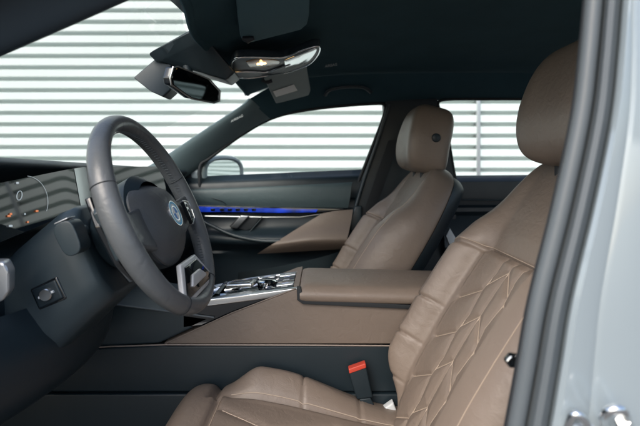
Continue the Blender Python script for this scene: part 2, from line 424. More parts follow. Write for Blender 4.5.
m2.slab([CS(-.066, -.206, -.0925), CS(-.066, -.164, -.0925), CS(-.034, -.164, -.0925), CS(-.034, -.206, -.0925)], E1 * .008, PLAST, .003)
m2.tube([CS(-.050, -.185, -.092), CS(-.050, -.185, -.097), CS(-.050, -.185, -.0985)], [.009, .010, .009], SATIN, 14)
m2.tube([CS(-.050, -.198, -.094), CS(-.050, -.172, -.094)], .0022, WHITEP, 8)
m2.build('adjuster_switch', colm, 'small square switch with a silver knob')
# ---- knee panel beneath the column
mb = MB()
mb.grid(strip([[(-.50, .52, .82), (-.47, .74, .80), (-.47, .92, .80), (-.50, 1.05, .81)], [(-.47, .52, .74), (-.43, .74, .725), (-.43, .92, .725), (-.47, 1.05, .74)],
               [(-.50, .52, .66), (-.47, .74, .64), (-.47, .92, .64), (-.50, 1.05, .66)], [(-.70, .52, .58), (-.70, .74, .57), (-.70, .92, .57), (-.70, 1.05, .58)]], 6, 6), PLAST)
mb.build('knee_panel', car)

# ---- centre console
CN, CFAR = 1.062, 1.328                         # near and far faces
mb = MB()
zt = P(0, 344.5, CN).z
mb.slab([P(22, 392, CN), P(420, 392, CN), P(420, 346.2, CN), P(160, 346.2, CN), P(62, 350, CN), P(28, 362, CN)], (0, 1.30 - CN, 0), PLAST, .004)
mb.slab([(P(-40, 0, CN).x, CN - .004, .28), (.40, CN - .004, .28), (.40, CN - .004, P(0, 393.6, CN).z), (P(-40, 0, CN).x, CN - .004, P(0, 393.6, CN).z)], (0, CFAR - CN, 0), PLAST, .004)
mb.slab([P(-30, 352, CN + .012), P(20, 352, CN + .012), P(20, 393, CN + .012), P(-30, 393, CN + .012)], (0, .2, 0), PLAST, .003)
cons = mb.build('center_console', car, 'dark centre console')
mb = MB()                                       # grey flank rising to the dashboard
mb.slab([P(60, 349.5, CN + .004), P(159, 343.5, CN + .004), P(214, 318, CN + .004), P(118, 305, CN + .004), P(60, 298, CN + .004), P(30, 320, CN + .004)], (0, .23, 0), PLASTG, .005)
mb.tube([P(60, 298.6, CN + .004), P(118, 305, CN + .002), P(214, 317.5, CN + .002)], .0022, RUBBER, 8)  # paler grey tube imitates the highlight along the flank's upper edge
mb.slab([P(188, 326, CN + .018), P(300, 302, CN + .018), P(300, 293, CN + .018), P(205, 306, CN + .018)], (0, .02, 0), PLAST, .003)
mb.build('console_flank', cons)
mb = MB()                                       # brown leather side
mb.slab([P(163, 344, CN - .002), P(420, 344, CN - .002), P(420, 304, CN - .002), P(299, 299, CN - .002), P(299, 289, CN - .002), P(292, 290.5, CN - .002), P(232, 313.5, CN - .002)], (0, .24, 0), BROWN2, .003)
mb.build('side_trim', cons, 'brown leather side of the console')
mb = MB()
mb.tube([P(62, 349.6, CN - .001), P(110, 346.6, CN - .002), P(165, 344.8, CN - .003), P(300, 345.2, CN - .003), P(420, 346, CN - .003)], .0017, mat('taupe_piping', (.30, .25, .215), .4), 8)
mb.tube([P(166, 343.5, CN - .002), P(232, 313, CN - .002), P(296, 288.5, CN - .002)], .0016, BROWN2, 8)
mb.build('piping', cons)
# armrest
mb = MB()
x0, x1 = P(300, 0, CN).x, .36
def arow(x, k=1.0):
    zc = lerp(.750, .740, (x - x0) / (x1 - x0)); y0, y1 = CN - .012, 1.262
    pts = [(y0 + .014, -.036), (y0 + .001, -.031), (y0 - .003, -.018), (y0 + .004, -.006), (y0 + .020, .003), (y0 + .06, .0065), ((y0 + y1) / 2, .0075), (y1 - .06, .0065), (y1 - .02, .003), (y1 - .004, -.006), (y1, -.022), (y1 - .003, -.040), (y1 - .014, -.046)]
    cy = (y0 + y1) / 2
    return [Vector((x, cy + (y - cy) * (.96 + .04 * k), zc - .02 + (z + .02) * k)) for y, z in pts]
rows = [arow(x0, .72), arow(x0 + .004, .88), arow(x0 + .014, .98), arow(x0 + .04), arow(x0 + .15), arow(x0 + .3), arow(x1)]
g = [crv(r, 4) for r in rows]
mb.grid(g, BROWN); mb.add(g[0], [list(range(len(g[0])))], BROWN)
cyl = (CN + CFAR) / 2
for yy in (cyl - .012, cyl + .012): pass
mb.build('armrest', cons, 'brown padded leather armrest lid')
mb = MB()
mb.slab([P(297.0, 286, CN + .006), P(297.5, 298, CN + .006), P(303, 302, CN + .006), P(420, 307.5, CN + .006), P(420, 303.5, CN + .006), P(305, 297.5, CN + .006), P(301, 286, CN + .006)], (0, -.017, 0), RUBBERD, .001)  # solid dark slab stands in for the shaded gap round the armrest lid
mb.build('armrest_gap_shade', cons)
# control deck
def CD(x, y, h=0.): return Vector((x, y, .7065 + (x + .27) * .135 + h))
mb = MB()
mb.slab([CD(-.32, CN + .004), CD(-.045, CN + .004), CD(-.045, 1.25), CD(-.32, 1.25)], (0, 0, -.05), GLOSS, .004)
mb.build('control_deck', cons)
mb = MB()
rim = [(-.262, CN + .002), (-.16, CN + .001), (-.050, CN + .001), (-.050, CN + .014), (-.13, CN + .022), (-.175, CN + .040), (-.262, CN + .020)]
mb.slab([CD(x, y, .010) for x, y in rim], (0, 0, -.016), SATIN, .003)
mb.tube(crv([CD(-.262, CN + .004, .004), CD(-.29, CN + .05, .002), CD(-.30, CN + .13, .002), CD(-.285, 1.222, .000), CD(-.20, 1.246, .002), CD(-.06, 1.248, .002)], 8), .005, SATIN, 10)
mb.build('deck_frame', cons, 'bright satin frame round the controls')
mb = MB()
pts = [(-.235, 1.135), (-.165, 1.115), (-.160, 1.160), (-.225, 1.185)]
mb.slab([CD(x, y, .010) for x, y in pts], (0, 0, .012), SATIN, .005); mb.slab([CD(lerp(x, -.196, .25), lerp(y, 1.15, .25), .021) for x, y in pts], (0, 0, .003), GLOSS, .001)
mb.build('gear_selector', cons)
mb = MB()
mb.tube([CD(-.135, 1.178, .0), CD(-.135, 1.178, .009), CD(-.135, 1.178, .012)], [.026, .025, .020], CHROME, 28)
mb.tube([CD(-.135, 1.178, .0122), CD(-.135, 1.178, .0135)], [.018, .016], GLOSS, 24)
mb.build('rotary_knob', cons, 'round silver rotary knob')
for i, (x, y) in enumerate([(-.085, 1.092 + .032 * i) for i in range(5)] + [(-.235, 1.205), (-.185, 1.215), (-.14, 1.225)]):
    mb = MB(); mb.slab([CD(x - .022, y - .012, .0), CD(x + .022, y - .012, .0), CD(x + .022, y + .012, .0), CD(x - .022, y + .012, .0)], (0, 0, .010), [PLASTG, SATIN, GLOSS][i % 3], .003)
    mb.slab([CD(x - .008, y - .002, .010), CD(x + .008, y - .002, .010), CD(x + .008, y + .002, .010), CD(x - .008, y + .002, .010)], (0, 0, .0006), mat('blue_white_mark', (.45, .52, .75), .4) if i % 2 else WHITEP, 0)
    mb.build('console_button', cons)
mb = MB(); rnd = random.Random(7)               # cut-glass look of the control surround
for k in range(26):
    x = lerp(-.27, -.06, rnd.random()); y = lerp(CN + .03, 1.235, rnd.random()); a = rnd.uniform(-.5, .5); l, h = rnd.uniform(.010, .026), rnd.uniform(.003, .007)
    c, sn = math.cos(a), math.sin(a)
    q = [(x + c * u - sn * v, y + sn * u + c * v) for u, v in ((-l, -.004), (l * .8, -.006), (l, .005), (-l * .7, .006))]
    vs = [CD(*p, .0005) for p in q] + [CD(x + rnd.uniform(-.4, .4) * l, y + rnd.uniform(-.002, .002), h)]
    mb.add(vs, [[0, 1, 4], [1, 2, 4], [2, 3, 4], [3, 0, 4]], [CHROME, GLOSS, SATIN, GLOSS][k % 4], False)
mb.build('crystal_surround', cons, 'glittering cut-glass surround of the controls')
mb = MB()                                       # ridged storage lid ahead of the selector
mb.grid([[CD(x, y, .004 + .006 * math.sin((x + .3) * 160)) for y in np.linspace(CN + .05, 1.23, 6)] for x in np.linspace(-.285, -.245, 16)], PLASTG)
mb.build('storage_lid', cons)

# ---- passenger door
DX0, DX1 = -.80, .175
prof = [(.985, 1.925), (.968, 1.905), (.955, 1.886), (.93, 1.878), (.90, 1.876), (.872, 1.884), (.866, 1.892), (.838, 1.892), (.826, 1.886), (.80, 1.888), (.77, 1.874), (.755, 1.845), (.745, 1.815), (.73, 1.803), (.715, 1.81), (.69, 1.845), (.66, 1.868), (.60, 1.872), (.50, 1.862), (.40, 1.852), (.33, 1.86)]
def zsh(x): return .027 * (x + .45) / .57 * .9
mb = MB(); g = []
for x in np.linspace(DX0, DX1, 40):
    k = smooth(-.62, -.2, x); row = []
    for p in crv([(0, d, z) for z, d in prof], 3):
        bulge = max(0, 1.885 - p.y) if .68 < p.z < .80 else 0
        row.append((x - .12 * max(0, .9 - p.z) * (1 if x > 0 else 0), p.y + bulge * (1 - k) * .8, p.z + zsh(x) * smooth(.6, .95, p.z) - (.10 * (1 - smooth(-.65, -.25, x)) if 0 else 0)))
    g.append(row)
mb.grid(g, PLAST)
door = mb.build('door', car, 'dark passenger door with blue light strip and brown armrest')
mb = MB()                                       # grey padded upper belt
mb.grid(strip([[P(150, 188, 1.90), P(210, 187, 1.90), P(280, 184, 1.90), P(355, 180, 1.90)], [P(150, 192, 1.872), P(210, 190, 1.872), P(280, 187.5, 1.872), P(352, 184, 1.872)],
               [P(150, 199, 1.866), P(210, 199, 1.866), P(280, 199, 1.866), P(350, 198, 1.866)], [P(150, 206, 1.874), P(210, 205.5, 1.874), P(280, 207, 1.874), P(348, 208, 1.874)]], 8, 4), mat('green_grey_pad', (.058, .088, .096), .5, bump=('leather', 700, .15, .0005), var=.06))
mb.tube(crv([P(212, 198, 1.864), P(222, 201, 1.864), P(226, 205, 1.866)], 5), .0016, PLAST, 6)
mb.build('belt_pad', door)
mb = MB()
up = [P(188, 205.2, 1.872), P(240, 206.4, 1.868), P(300, 207.6, 1.868), P(348, 208.8, 1.868)]; lo = [P(188, 213.4, 1.872), P(240, 213.2, 1.868), P(290, 214.6, 1.868), P(330, 212.5, 1.868)]
poly = crv(up, 4) + crv(lo, 4)[::-1]
mb.slab(poly, (0, .02, 0), GLOSS, .002)
up2 = [P(190, 206.4, 1.866), P(240, 207.6, 1.864), P(282, 208.6, 1.864), P(318, 209.6, 1.864)]; lo2 = [P(190, 212, 1.866), P(240, 212.0, 1.864), P(280, 212.8, 1.864), P(316, 212.2, 1.864)]
mb.slab(crv(up2, 4) + crv(lo2, 4)[::-1], (0, .004, 0), BLUEG, .001)
for k, px in enumerate((213, 222, 230, 238, 246, 254)):
    mb.slab([P(px - 2.6, 208.6, 1.862), P(px + 2.2, 208.6, 1.862), P(px + 1.6, 211.3, 1.862), P(px - 2.0, 211.3, 1.862)], (0, .003, 0), GLOSS, .0006)
mb.build('light_strip', door, 'blue glowing strip with small dark buttons')
mb = MB(); mb.tube([P(205, 216, 1.866), P(262, 217.2, 1.862), P(300, 217.2, 1.862), P(325, 213.6, 1.862)], .0022, SATIN, 8); mb.build('trim_strip', door)
mb = MB()
mb.slab([P(229, 226.5, 1.862), P(240, 215, 1.862), P(262, 216, 1.862), P(252, 229, 1.862), P(246, 231, 1.862)], (0, .02, 0), RUBBERD, .004)
mb.slab([P(230, 227.5, 1.850), P(241, 215.5, 1.850), P(249, 216, 1.850), P(237, 228.5, 1.850)], (0, .010, 0), SATIN, .003)
mb.tube([P(250, 231.5, 1.858), P(260, 220, 1.858), P(262, 217, 1.858)], .0022, PLASTG, 8)
mb.build('door_handle', door, 'silver inner door handle')
mb = MB()
a = [P(322, 213.5, 1.842), P(336, 210.8, 1.842), P(353, 209.5, 1.842)]
b = [P(299, 227.5, 1.825), P(322, 224.5, 1.815), P(351, 222, 1.815)]
c = [P(276, 242, 1.785), P(310, 237, 1.755), P(348, 235.5, 1.755)]
d = [P(267, 247.5, 1.79), P(305, 243.5, 1.757), P(346, 242.5, 1.757)]
e = [P(257, 254, 1.815), P(300, 251.5, 1.81), P(344, 249, 1.81)]
mb.grid(strip([a, b, c, d, e], 6, 5), BROWN2)
mb.build('door_armrest', door, 'brown leather door panel')
mb = MB()
mb.tube(crv([P(196, 218, 1.86), P(212, 226, 1.845), P(235, 236, 1.82), P(262, 241, 1.80), P(285, 241, 1.79)], 5), [.004] + [.007] * 19 + [.003], PLASTG, 10)  # ridge tube in paler grey, put in for the armrest edge's highlight
mb.build('grab_ledge', door)
mb = MB(); mb.grid(strip([[P(238, 273, 1.80), P(270, 268, 1.80), P(318, 258, 1.80), P(344, 250, 1.82)], [P(238, 290, 1.83), P(275, 285, 1.81), P(320, 275, 1.81), P(342, 262, 1.84)]], 6), PLASTG)
mb.build('door_pocket', door)
# window surround, pane
win = [P(200, 187, 1.885), P(200, 166, 1.885), P(210, 158, 1.885), P(240, 136, 1.88), P(270, 119, 1.87), P(300, 111, 1.862), P(340, 106, 1.86), P(378, 103.5, 1.86), P(384.5, 105.5, 1.86), P(385, 111, 1.86), P(381, 124, 1.862), P(371, 150, 1.87), P(358, 183, 1.885)]
mb = MB(); mb.tube(crv(win, 4), .0065, RUBBERD, 10); mb.build('window_seal', door)
mb = MB(); mb.add([p + Vector((0, .012, 0)) for p in win], [list(range(len(win)))], GLASS, False); mb.build('window_pane', door)
# ---- wing mirror outside that door
mb = MB(); g = []
mc = P(226, 173, 2.03)
for i in range(13):
    t = i / 12; k = math.sqrt(max(0, 1 - t ** 2.4)) if t < 1 else .02
    g.append([mc + Vector((-.03 - .085 * t, .0, 0)) * 1.0 + Vector((0, .115 * k * math.copysign(abs(math.cos(a)) ** .75, math.cos(a)), .070 * k * math.copysign(abs(math.sin(a)) ** .75, math.sin(a)))) + Vector((.066 * math.cos(a) * k, 0, 0)) for a in np.linspace(0, 2 * math.pi, 32, endpoint=False)])
mb.grid(g, PAINT, False, True)
mb.slab([P(186, 190, 1.92), P(205, 190, 1.92), P(205, 160, 1.92), P(186, 176, 1.92)], (0, .03, 0), RUBBERD, .003)
mb.tube([P(200, 186, 1.93), P(214, 184, 2.0)], .016, RUBBERD, 10)
wm = mb.build('wing_mirror', car, 'pale wing mirror outside the passenger window')
mb = MB(); ctr = mc + Vector((-.004, -.01, 0))
mb.add([ctr + Vector((.055 * math.copysign(abs(math.cos(a)) ** .75, math.cos(a)), .088 * math.copysign(abs(math.cos(a)) ** .75, math.cos(a)), .062 * math.copysign(abs(math.sin(a)) ** .75, math.sin(a)))) for a in np.linspace(0, 2 * math.pi, 32, endpoint=False)], [list(range(32))], MIRROR, False)
mb.build('mirror_glass', wm)
mb = MB(); mb.tube([ctr + Vector((.060 * math.copysign(abs(math.cos(a)) ** .75, math.cos(a)) - .004, .096 * math.copysign(abs(math.cos(a)) ** .75, math.cos(a)), .067 * math.copysign(abs(math.sin(a)) ** .75, math.sin(a)))) for a in np.linspace(0, 2 * math.pi, 40, endpoint=False)], .0115, mat('mirror_shell_grey', (.27, .33, .35), .35, coat=.3), 8, True)
mb.build('mirror_bezel', wm)

# ---- far windscreen pillar, roof rail, centre pillar
upper = [P(140, 172, 1.87), P(168, 155, 1.85), P(200, 133.5, 1.81), P(228, 115, 1.775), P(243, 105, 1.755), P(250, 98.5, 1.74)]
lower = [P(182, 178, 1.905), P(204, 162, 1.895), P(222, 149, 1.885), P(240, 136, 1.875), P(257, 125.5, 1.867), P(270, 118.5, 1.86)]
mid = [(u + l) / 2 + Vector((0, -.022, .004)) for u, l in zip(upper, lower)]
mb = MB(); mb.grid(strip([[p + Vector((-.02, .05, 0)) for p in upper], upper, mid, lower, [p + Vector((0, .04, 0)) for p in lower]], 6, 4), mat('grey_pillar_trim', (.095, .138, .150), .7, bump=('noise', 700, .2, .0006), var=.08))
pil = mb.build('windscreen_pillar', car, 'grey fabric windscreen pillar on the passenger side')
rl = [P(250, 98.5, 1.74)] + [Vector((x, 1.735, roofz(x, 1.735) - .002)) for x in (-.15, 0, .15, .3, .5, .8, 1.2)]
wl = [P(270, 118.5, 1.86), P(300, 110.5, 1.86), P(340, 105.5, 1.86), P(380, 102.5, 1.86), P(412, 100, 1.86), P(450, 98.5, 1.86), P(520, 98.5, 1.86), P(620, 101, 1.86)]
mb = MB(); mb.grid(strip([rl, [(a + b) / 2 + Vector((0, -.012, -.004)) for a, b in zip(rl, wl)], wl, [p + Vector((0, .05, .0)) for p in wl]], 6, 5), LINER)
mb.build('roof_rail', car)
mb = MB()
poly = [P(385, 100, 1.855), P(437, 98, 1.855), P(444, 120, 1.86), P(458, 182, 1.885), P(452, 320, 1.885), P(336, 320, 1.885), P(346, 245, 1.885), P(359, 183, 1.885), P(372, 150, 1.87), P(386, 112, 1.858)]
mb.slab(poly, (0, .10, 0), PLAST, .004)
cp = mb.build('centre_pillar', car, 'dark centre pillar behind the passenger window')
mb = MB(); mb.tube(crv([P(389, 104, 1.845), P(385, 118, 1.848), P(376, 146, 1.856), P(363, 183, 1.868), P(351, 225, 1.868), P(345, 260, 1.868)], 6), .0075, PLASTG, 10); mb.build('door_seal', cp)
mb = MB(); mb.slab([P(350, 222, 1.85), P(355, 206, 1.85), P(362, 206, 1.85), P(362, 224, 1.85), P(356, 234, 1.85), P(350, 232, 1.85)], (0, .03, 0), PLASTG, .006); mb.build('pillar_cover', cp)
mb = MB()
s0, s1 = P(394, 140, 1.80), P(352, 262, 1.79)
mb.slab([s0 + Vector((-.022, 0, 0)), s0 + Vector((.022, .008, 0)), s1 + Vector((.022, .008, 0)), s1 + Vector((-.022, 0, 0))], (0, .0018, 0), RUBBERD, .0005)
mb.build('seat_belt', car, 'black seat belt on the centre pillar')
mb = MB()                                        # grab handle
gh = crv([P(325, 95.5, 1.78), P(329, 90.5, 1.755), P(340, 87.6, 1.745), P(355, 86.6, 1.745), P(365, 88.0, 1.755), P(371, 92.5, 1.78)], 6)
mb.tube(gh, .0075, PLASTG, 12, flat=.7); mb.build('grab_handle', car)

# ---- rear door with its window, rear seat
mb = MB()
RX0, RX1 = .50, 1.30
mb.grid([[(x, d, z + .01 * (x - .5)) for z, d in ((.985, 1.93), (.975, 1.905), (.96, 1.885), (.90, 1.878), (.865, 1.885), (.855, 1.868), (.84, 1.868), (.82, 1.89), (.74, 1.85), (.70, 1.84), (.64, 1.875), (.35, 1.86))] for x in np.linspace(RX0, RX1, 8)], PLAST)
rd = mb.build('rear_door', car, 'dark rear passenger door')
mb = MB(); mb.tube([P(444, 199.6, 1.862), P(520, 200.6, 1.862), P(600, 201, 1.862)], .0026, PLASTG, 8); mb.build('trim_strip', rd)
rw = [P(455, 178, 1.885), P(452, 160, 1.88), P(446, 125, 1.865), P(438, 105, 1.86), P(446, 99.5, 1.86), P(480, 99, 1.86), P(530, 99, 1.86), P(600, 100, 1.86), P(640, 112, 1.865), P(640, 174, 1.885)]
mb = MB(); mb.tube(crv(rw, 3), .006, RUBBERD, 8); mb.build('window_seal', rd)
mb = MB(); mb.add([p + Vector((0, .012, 0)) for p in rw], [list(range(len(rw)))], GLASS, False); mb.build('window_pane', rd)
mb = MB(); mb.slab([P(632, 330, 1.9), P(632, 99, 1.87), P(900, 90, 1.87), P(900, 330, 1.9)], (0, .05, 0), LINER, .01); mb.build('rear_pillar', car)
mb = MB()
bk = [[Vector((1.16 + .28 * t + .03 * abs(math.sin((y - .6) * 5)) , y, .46 + .52 * t)) for t in np.linspace(0, 1, 8)] for y in np.linspace(.62, 1.82, 30)]
mb.grid(bk, BROWN); mb.slab([(.74, .62, .36), (1.22, .62, .36), (1.22, .62, .47), (.74, .62, .50)], (0, 1.2, 0), BROWN, .03)
mb.box((1.44, .58, .3), (1.85, 1.86, 1.0), CARPET, .01)
mb.build('rear_bench', car)
mb = MB(); mb.slab([P(450, 246, 1.58), P(457, 240, 1.58), P(450, 228, 1.58), P(446, 236, 1.58)], (.0, .02, 0), WHITEP, .003); mb.build('protective_cover', car)  # pale piece standing for protective film behind the passenger seat

# ---- windscreen
mb = MB()
top = [Vector((HDR(y) - .278 - .03 * (1 - ((y - CL) / .56) ** 2), y, roofz(-.275, y) + .012)) for y in np.linspace(.64, 1.75, 14)]
bot = [Vector((-.95 - .10 * (1 - ((y - CL) / .7) ** 2), y, .95)) for y in np.linspace(.53, 1.86, 14)]
mb.grid([[lerp(a, b, t) + Vector((-.02, 0, .03)) * math.sin(math.pi * t) for t in np.linspace(0, 1, 8)] for a, b in zip(top, bot)], GLASS)
mb.build('windscreen', car)

# ---- near windscreen pillar with its seal, near roof rail
lo_ = [P(-170, 130, .60), P(-80, 90, .605), P(0, 55, .61), P(62, 28, .615), P(125, 0, .62), P(200, -34, .62), P(300, -52, .62), P(450, -60, .61), P(640, -60, .60)]
md = [p + Vector((-.010, -.026, .022)) for p in lo_]
hi = [p + Vector((-.016, -.045, .050)) for p in lo_]
mb = MB(); mb.grid(strip([[p + Vector((-.02, .04, .014)) for p in lo_], lo_, md, hi], 6, 5), mat('blue_black_trim', (.020, .034, .046), .5, bump=('noise', 700, .15, .0006), var=.08))
np_ = mb.build('windscreen_pillar', car, 'dark windscreen pillar on the driver side')
mb = MB(); sl_ = [p + Vector((-.018, -.060, .044)) for p in lo_]
mb.tube(crv(sl_, 5), .011, RUBBER, 12); mb.tube(crv([p + Vector((-.010, -.018, .024)) for p in sl_], 5), .008, RUBBERD, 10); mb.build('door_seal', np_)

# ---- near centre pillar: seals, painted jamb, striker
ys = [-70, 0, 60, 120, 210, 300, 365, 426, 500, 580]
lx = [590.5, 584, 578, 570, 550, 527, 515, 503.5, 489, 472]
def J(off, D, n=6): return crv([P(x + off(y) if callable(off) else x + off, y, D) for x, y in zip(lx, ys)], n)
wd = lambda a, b: (lambda y: lerp(a, b, min(1, max(0, y / 426))))
mb = MB(); mb.grid(list(zip(*[J(wd(5, 5), .56), J(wd(1, 1), .50), J(wd(1.0, 1.5), .474), J(wd(4, 5), .470)])), RUBBERD)
mb.slab([Vector((.24, .50, .3)), Vector((.40, .50, .3)), Vector((.42, .50, 1.33)), Vector((.35, .50, 1.33))], (0, .03, 0), PLAST, .004)
jamb = mb.build('centre_pillar', car, 'pale painted centre pillar with grey rubber door seals nearest the camera')
mb = MB(); mb.tube(J(wd(10, 12.5), .450), .0078, RUBBER, 16); mb.tube(J(wd(2.5, 4), .462), .0036, RUBBERD, 10); mb.build('door_seal', jamb)
mb = MB(); mb.grid(list(zip(*[J(wd(19, 21.5), .452), J(wd(20.5, 24), .447), J(wd(25, 30), .437), J(wd(31, 37), .433), J(wd(36, 43), .437), J(wd(38, 45), .446)])), RUBBER); mb.build('seal_lip', jamb)
mb = MB()
cols = [J(wd(37, 44), .446), J(wd(38.5, 46), .438), J(wd(41, 49), .432), J(wd(45, 56), .428), J(wd(47, 78), .4275), J(wd(49, 84), .429), J(wd(53, 92), .4262), J(wd(80, 150), .424), J(wd(170, 260), .420), J(wd(420, 520), .415)]
mb.grid(list(zip(*cols)), PAINT)
mb.build('painted_jamb', jamb)
mb = MB()
sp = [P(602, 428, .425), P(604, 415, .40), P(612, 409, .392), P(622, 408.5, .392)]
mb.slab([P(560, 440, .432), P(650, 440, .432), P(650, 423, .432), P(562, 421, .432)], (0, -.006, 0), SATIN, .003)
mb.tube(crv([P(606, 432, .425), P(604, 416, .405), P(613, 409.5, .398), P(624, 412, .400), P(630, 430, .42)], 6), .0042, CHROME, 12)
mb.tube(crv([P(566, 430, .428), P(574, 414.5, .42), P(584, 420, .42), P(588, 432, .425)], 5), .0040, CHROME, 10)
mb.tube([P(623, 423, .43), P(623, 421, .405)], [.0065, .0055], SATIN, 6)
mb.build('door_striker', jamb)
mb = MB()
mb.slab([P(506, 362, .478), P(512, 355, .478), P(524, 357, .478), P(524, 368, .478), P(510, 369, .478)], (0, .010, 0), GLOSS, .003)
mb.tube(crv([P(507, 361, .475), P(512, 356.0, .475), P(519, 356.5, .475)], 4), .0014, CHROME, 8)
mb.build('belt_tongue', car)

# ------------------------------------------------------------------ overhead: visors, lamp console, mirror
PL0, PLN = Vector((-.25, 0, 1.29)), Vector((-.18, 0, 1)).normalized()
def OV(px, py, h=0.): return onplane(px, py, PL0 - Vector((0, 0, h)), PLN)
UP = Vector((0, 0, 1))
mb = MB()
o1 = [(231, 66), (233, 60), (241, 57), (262, 57), (284, 57), (297, 52), (310, 47.5), (318, 46), (320, 49), (317, 56), (309, 64), (296, 69.5), (282, 73.5), (262, 76.5), (246, 78), (236, 76), (232, 71)]
op = crv([OV(*p) for p in o1 + [o1[0]]], 4)[:-1]
mb.slab(op, (0, 0, .02), PLAST, .003)
ov = mb.build('overhead_console', car)
mb = MB(); mb.tube(op, .0028, CHROME, 10, True)
mb.slab(crv([OV(*p, .003) for p in ((284, 61), (298, 55.5), (315, 49), (316, 53), (308, 62), (296, 67), (285, 70))], 4), (0, 0, .008), CHROME, .003)
mb.tube(crv([OV(*p, .002) for p in ((234, 72), (250, 71.5), (266, 72), (278, 68), (290, 64))], 5), .0034, CHROME, 10)
mb.build('chrome_bezel', ov)
mb = MB(); mb.slab(crv([OV(*p, .002) for p in ((246, 62), (260, 59), (277, 60.5), (279, 64), (266, 68), (250, 68))], 4), (0, 0, .006), LAMPC, .002)
mb.build('lamp_lens', ov)
mb = MB(); mb.tube([OV(261.5, 63.5, .003), OV(261.5, 63.5, .008)], [.0045, .003], LAMPW, 12); mb.tube([OV(257, 64.2, .003), OV(266, 63.2, .003)], .0022, LAMPW, 8); mb.build('reading_lamp', ov, 'small lit warm reading lamp')
# visors
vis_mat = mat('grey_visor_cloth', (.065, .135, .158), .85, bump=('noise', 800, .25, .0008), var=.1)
vis2 = mat('light_grey_visor_cloth', (.26, .32, .32), .8, bump=('noise', 800, .25, .0008), var=.1)
mb = MB()
a, b, c, d = P(264, 79, 1.42), P(306, 66.5, 1.42), P(311, 95, 1.65), P(276, 104, 1.65)
v = [a, b, lerp(b, c, .85), lerp(lerp(b, c, .97), lerp(c, d, .1), .6), lerp(c, d, .16), lerp(d, c, .12), lerp(lerp(a, d, .97), d, .3), lerp(a, d, .86)]
mb.slab(v, (0, 0, .014), vis2, .004)
vs = mb.build('sun_visor', car, 'pale grey passenger sun visor carrying a white label')
mb = MB(); n_ = (b - a).cross(d - a).normalized()
mb.slab([onplane(px, py, a + n_ * (-.0035 if n_.z > 0 else .0035), n_) for px, py in ((273, 91.5), (294, 84.5), (297.5, 90.5), (276, 97))], (0, 0, .0005), LABEL, 0)
mb.build('warning_label', vs, 'small white label')
mb = MB(); mb.tube([P(262, 80, 1.44), P(268, 82, 1.44), P(272, 80.5, 1.44)], .006, RUBBERD, 8); mb.build('visor_clip', vs)
mb = MB()
v = [P(234, -28, .76), P(311, -34, .76), P(309, 16, 1.0), P(307, 25, 1.04), P(301, 30, 1.055), P(252, 42.5, 1.06), P(243, 42, 1.055), P(240, 36, 1.03), P(237, 14, .98)]
pn = (v[1] - v[0]).cross(v[5] - v[0]).normalized()
v = [onplane(*q, v[0], pn) for q in ((234, -28), (311, -34), (309, 16), (307, 25), (301, 30), (252, 42.5), (243, 42), (240, 36), (237, 14))]
mb.slab(v, (0, 0, .014), vis_mat, .004)
vs = mb.build('sun_visor', car, 'dark grey driver sun visor')
mb = MB(); q = onplane(247.5, 38, v[0] - Vector((0, 0, .004)), pn)
mb.tube([q + Vector((-.012, 0, 0)), q + Vector((0, .003, -.003)), q + Vector((.014, 0, 0))], [.004, .0085, .004], RUBBERD, 10); mb.build('visor_clip', vs)
# rear-view mirror
mb = MB()
mb.slab([P(148, 54, 1.16), P(153, 50, 1.16), P(189, 30, 1.12), P(212, 45, 1.15), P(235, 72, 1.22), P(226, 80, 1.22), P(180, 66, 1.2), P(155, 61, 1.18)], (.0, .09, .0), PLASTG, .006)
mb.slab([P(133, 77.5, 1.17), P(157, 57, 1.19), P(172, 64, 1.19), P(171, 90, 1.19), P(163, 97, 1.18), P(150, 91, 1.17)], (0, .06, 0), PLAST, .005)
mb.tube([P(186, 62, 1.20), P(190, 80, 1.20)], .012, PLAST, 12)
rv = mb.build('rear_view_mirror', car, 'dark rear-view mirror with sensor housing on the windscreen')
mo = [P(173, 67, 1.10), P(178, 66.5, 1.11), P(209, 79, 1.25), P(220, 91, 1.27), P(219.5, 101.5, 1.27), P(214, 103, 1.26), P(191, 98.5, 1.18), P(171, 84.5, 1.10), P(170, 78, 1.095)]
mn = (mo[2] - mo[0]).cross(mo[7] - mo[0]).normalized()
if mn.y > 0: mn = -mn
mq = [onplane(320 + p.x / p.y * FP, HZ - (p.z - CZ) / p.y * FP, mo[0], mn) for p in mo]
mb = MB(); mb.slab(mq, -mn * .022, GLOSS, .005); mb.tube([p + mn * .0005 for p in mq], .0022, SATIN, 8, True)  # satin rim tube stands in for the lit edges of the frame
mb.build('mirror_housing', rv)
mc_ = sum(mq, Vector()) / len(mq)
mb = MB(); mb.slab([lerp(p, mc_, .10) + mn * .0015 for p in mq], -mn * .001, mat('dimming_mirror', (.05, .065, .07), .03, 1.), 0); mb.build('mirror_glass', rv)
